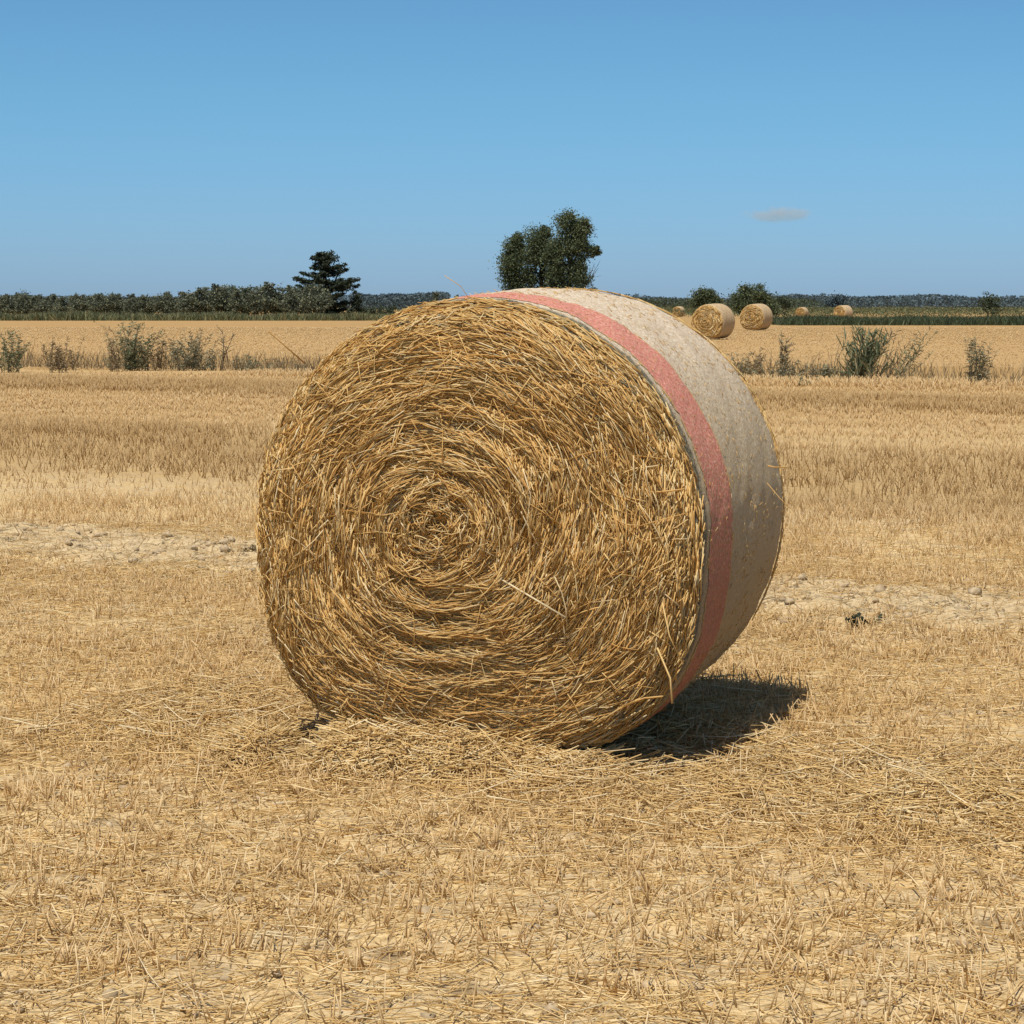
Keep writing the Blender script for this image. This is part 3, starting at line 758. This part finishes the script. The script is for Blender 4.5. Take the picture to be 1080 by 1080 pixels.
# ------------------------------------------------------------------ weeds on the field margin
def weed(label, px, py, h, spread, n_stem, leaves, leafL, mat, lean=(0, 0), fork=0., group=None, leafw=.008, name='weed', stemr=.006, upright=.5):
    x, y = at(px, py)
    o = thing(name, label, 'weed', (x, y, float(gz(x, y))), 0, group)
    ms_, ml_ = Mesh(), Mesh()
    for k in range(n_stem):
        hh = h * rng.uniform(.55, 1.0) if k else h
        b = np.array([rng.normal(0, spread * .28), rng.normal(0, spread * .25), -.02])
        d = np.array([rng.normal(0, spread * .35) + lean[0] * hh, rng.normal(0, spread * .3) + lean[1] * hh, hh])
        s = np.linspace(0, 1, 7)[:, None]
        path = b + d * s + np.array([rng.normal(0, .10), rng.normal(0, .1), 0]) * hh * s ** 2.2 + np.cumsum(rng.normal(0, .008 * h, (7, 3)), 0)
        ms_.tubes(path[None], np.linspace(stemr, stemr * .4, 7)[None], 4)
        if fork:
            for _ in range(int(rng.poisson(fork))):
                u = rng.uniform(.35, .95); bp = np.array([np.interp(u, s[:, 0], path[:, j]) for j in range(3)])
                e = bp + np.array([rng.normal(0, .13), rng.normal(0, .13), rng.uniform(.05, .2)]) * h
                p2, r2 = limb(bp, e, stemr * .6, stemr * .25, 4, .12); ms_.tubes(p2[None], r2[None], 3)
                nl = int(leaves * .3)
                if nl: add_leaves(ml_, p2, nl, leafL * .7, leafw, upright)
        if leaves: add_leaves(ml_, path, leaves, leafL, leafw, upright)
    ms_.build('stems', M_stem, o)
    if ml_.n: ml_.build('leaves', mat, o)
    return o

def add_leaves(ml_, path, n, L, w, upright):
    K = len(path); u = rng.uniform(.08, 1, n)
    p = np.stack([np.interp(u, np.linspace(0, 1, K), path[:, j]) for j in range(3)], -1)
    a = rng.uniform(0, 2 * PI, n); el = rng.normal(upright, .35, n)
    d = np.stack([np.cos(a) * np.cos(el), np.sin(a) * np.cos(el), np.sin(el)], -1)
    ll = L * rng.uniform(.5, 1.2, n) * (1.1 - .5 * u)
    s = np.linspace(0, 1, 4)[None, :, None]
    q = p[:, None] + d[:, None] * s * ll[:, None, None]
    q[..., 2] -= (s[..., 0] ** 2) * (ll * rng.uniform(0, .5, n))[:, None]
    ml_.blades(q, np.array([.4, 1, .8, .1])[None] * w * rng.uniform(.7, 1.3, (n, 1)))

weed('bushy grey-green weed clump with dark green heart at the left margin', 141, 391, 1.14, .62, 40, 34, .17, M_weedg, fork=1.6)
weed('tall thin brown weed left of the bushy clump', 121, 392, .85, .3, 12, 18, .13, M_weedb, fork=1.5)
weed('wispy pale weed between the pyramid-shaped clump and the forked stalk', 219, 391, .5, .4, 16, 18, .12, M_weed, fork=1)
weed('wispy grey-green weed right of the feathery weed at the bale flank', 803, 401, .62, .3, 9, 16, .13, M_weedb, fork=1.5)
weed('low tangled grey-green weeds left of the big reed clump', 868, 402, .34, .5, 26, 18, .13, M_weed)
weed('brownish half-dry weed leaning beside the bushy clump', 166, 391, .74, .42, 14, 26, .14, M_weedb, fork=1.5)
weed('pyramid-shaped grey-green weed clump with reddish tip', 200, 391, .94, .62, 38, 30, .15, M_weed, fork=1.5)
weed('thin dry forked stalk standing right of the pyramid-shaped clump', 234, 391, .92, .05, 3, 7, .09, M_weedb, lean=(.14, 0), fork=6, stemr=.017)
weed('low grey-green tuft of weeds right of the dry forked stalk', 262, 391, .40, .42, 18, 20, .13, M_weed)
weed('faint small grey weed farther right on the left margin', 292, 383, .32, .35, 10, 18, .10, M_weed)
weed('tiny grey weed next to the left flank of the bale', 318, 386, .24, .22, 8, 16, .09, M_weed)
weed('sparse weed at the far left picture edge', 62, 393, .8, .45, 16, 30, .15, M_weedb, fork=1.5)
weed('green bushy weed half cut by the left picture edge', 12, 393, .95, .5, 20, 34, .16, M_weedg, fork=1.5)
weed('grey-green feathery weed touching the right flank of the bale', 785, 399, .58, .42, 16, 28, .14, M_weed, fork=1.2)
weed('forked weed with bare antler-like top right of the bale', 826, 402, .92, .14, 4, 16, .13, M_weed, fork=7, stemr=.014)
weed('low spreading greenery at the foot of the antler-topped weed', 824, 402, .42, .6, 18, 24, .15, M_weed)
weed('thin upright dry stalks between the antler-topped weed and the arched stalk', 853, 403, .52, .2, 6, 10, .10, M_weedb)
weed('tiny dark green sprout in front of the right margin', 846, 407, .17, .16, 9, 14, .08, M_weedg)
weed('single tall arched stalk left of the big reed clump', 876, 403, .80, .05, 2, 16, .10, M_weedg, lean=(.28, 0), stemr=.009)
weed('low green leaves around the foot of the arched stalk', 884, 402, .36, .55, 18, 22, .15, M_weedg)
weed('big dark green reed-like clump at the right margin', 908, 403, 1.05, .55, 40, 16, .46, M_weedg, lean=(.26, 0), leafw=.012, upright=1.1)
weed('long dry stalks leaning right out of the reed clump', 928, 402, 1.0, .35, 9, 14, .24, M_weedb, lean=(.5, 0), upright=1.0)
weed('leaning leafy branch at the right edge of the weed margin', 944, 396, 1.15, .2, 9, 34, .22, M_weedg, lean=(.62, 0), upright=.6)
weed('dark dry twig lying low at the right end of the margin', 955, 401, .2, .12, 5, 3, .08, M_weedb, lean=(.5, 0), fork=2, stemr=.011)
weed('bushy weed at the far right picture edge', 1030, 405, .85, .45, 18, 32, .16, M_weed, fork=1.4)
weed('small dark weed tuft alone on the bare earth at the right', 906, 663, .07, .08, 12, 10, .04, M_cedar, leafw=.010, stemr=.0018)
weed('tiny dry weed on the bare earth left of the bale', 263, 592, .06, .06, 8, 6, .04, M_weedb, leafw=.005, stemr=.0018)
x, y = sample(2600, 40, 58, 3, .32); q = q_of(x, y)
# rank dry grass filling the margin between the weeds
n = 11000; p_ = rng.uniform(-48, 2, n); q_ = rng.uniform(40.2, 49, n); x, y = p_ * CB + q_ * SB, -p_ * SB + q_ * CB
k = np.abs(x) < .32 * y + 3; x, y = x[k], y[k]; n = len(x); hh = rng.uniform(.10, .5, n) * (.4 + vnoise(x * .5, y * .5, 3))
s = np.linspace(0, 1, 4)[None, :, None]
path = np.stack([x, y, gz(x, y)], 1)[:, None] + np.concatenate([rng.normal(0, .3, (n, 2)), np.ones((n, 1))], 1)[:, None] * s * hh[:, None, None]
tag(Mesh().blades(path, np.array([1, .9, .6, .1])[None] * rng.uniform(.004, .01, (n, 1))).build('margin_grass', M_weedb), 'thin dry brownish grass along the weedy field margin', 'grass', kind='stuff')

# ------------------------------------------------------------------ cloud: one small wisp far off
def cloud():
    t = NT('cloud_vapour'); co = t.n('ShaderNodeTexCoord').outputs['Generated']
    pc = t.n('ShaderNodeVectorMath', operation='SUBTRACT', _0=co, _1=(.5, .5, .5)).outputs[0]
    r = t.n('ShaderNodeVectorMath', operation='LENGTH', _0=pc).outputs['Value']
    sc = t.n('ShaderNodeVectorMath', operation='MULTIPLY', _0=pc, _1=(5., 2., 2.2)).outputs[0]
    nn = t.noise(sc, 1., 4)
    dn = t.math('MULTIPLY', t.mapr(t.math('SUBTRACT', nn, t.math('MULTIPLY', r, .55)), .22, .38), t.mapr(r, .5, .3))
    v = t.n('ShaderNodeVolumePrincipled'); v.inputs['Color'].default_value = (4.2, 4.6, 5.2, 1); v.inputs['Anisotropy'].default_value = .0
    t.link(t.math('MULTIPLY', dn, .0016), v.inputs['Density']); t.link(v.outputs[0], t.out.inputs['Volume'])
    D = 8000; m = Mesh()
    nu, nv = 24, 12
    u = np.linspace(0, 2 * PI, nu, endpoint=False)[None] * np.ones((nv, 1)); w = np.linspace(.02, PI - .02, nv)[:, None] * np.ones((1, nu))
    P = np.stack([np.cos(u) * np.sin(w) * 150, np.sin(u) * np.sin(w) * 90, np.cos(w) * 34], -1)
    ii = np.arange(nv - 1)[:, None] * nu; jj = np.arange(nu)[None]; j2 = (jj + 1) % nu
    m.add(P, np.stack([ii + jj, ii + nu + jj, ii + nu + j2, ii + j2], -1).reshape(-1, 4), np.arange(nu)[None], (nv - 1) * nu + np.arange(nu)[::-1][None])
    tag(m.build('cloud', t.m, loc=(xat(818, D), D, H_EYE + (322 - 227) / F_PX * D)), 'small faint white wisp of cloud in the blue sky', 'cloud')
cloud()

# ------------------------------------------------------------------ light, sky, camera
sdir = np.array([-.19, -.43, 1.0]); sdir /= np.linalg.norm(sdir)
el = math.asin(sdir[2]); az = math.atan2(sdir[0], sdir[1])
sun = bpy.data.lights.new('sun', 'SUN'); sun.energy = 5.0; sun.angle = math.radians(.5); sun.color = (1, .93, .83)
so = bpy.data.objects.new('sun', sun); C.objects.link(so)
so.rotation_euler = (math.acos(sdir[2]), 0, math.atan2(sdir[1], sdir[0]) + PI / 2)
wd = bpy.data.worlds.new('World'); bpy.context.scene.world = wd; wd.use_nodes = True
nt = wd.node_tree; nt.nodes.clear()
sky = nt.nodes.new('ShaderNodeTexSky'); sky.sky_type = 'NISHITA'; sky.sun_disc = False
sky.sun_elevation = el; sky.sun_rotation = az; sky.altitude = 0; sky.air_density = 1.0; sky.dust_density = .3; sky.ozone_density = 3.
bg = nt.nodes.new('ShaderNodeBackground'); bg.inputs[1].default_value = .125
ou = nt.nodes.new('ShaderNodeOutputWorld')
tcw = nt.nodes.new('ShaderNodeTexCoord'); sx = nt.nodes.new('ShaderNodeSeparateXYZ'); nt.links.new(tcw.outputs['Generated'], sx.inputs[0])
rp = nt.nodes.new('ShaderNodeValToRGB'); nt.links.new(sx.outputs[2], rp.inputs[0]); e_ = rp.color_ramp.elements
e_.new(.09); e_.new(.3)
for el_, (p_, c_) in zip(e_, ((0, (.345, .545, .985)), (.09, (.345, .61, .83)), (.3, (.40, .55, .58)), (1, (.66, .66, .64)))):
    el_.position = p_; el_.color = (*c_, 1)
mw = nt.nodes.new('ShaderNodeMix'); mw.data_type = 'RGBA'; mw.blend_type = 'MULTIPLY'; mw.inputs[0].default_value = 1
nt.links.new(sky.outputs[0], mw.inputs[6]); nt.links.new(rp.outputs[0], mw.inputs[7])
nt.links.new(mw.outputs[2], bg.inputs[0]); nt.links.new(bg.outputs[0], ou.inputs[0])

cam = bpy.data.cameras.new('camera'); cam.sensor_fit = 'HORIZONTAL'; cam.sensor_width = 36; cam.lens = F_PX / 1080 * 36
cam.clip_start = .1; cam.clip_end = 30000
co = bpy.data.objects.new('camera', cam); C.objects.link(co)
co.location = (0, 0, H_EYE); co.rotation_euler = (PI / 2 - PITCH, 0, 0)
sc = bpy.context.scene; sc.camera = co
sc.view_settings.view_transform = 'Standard'; sc.view_settings.look = 'None'; sc.view_settings.exposure = 0; sc.view_settings.gamma = 1
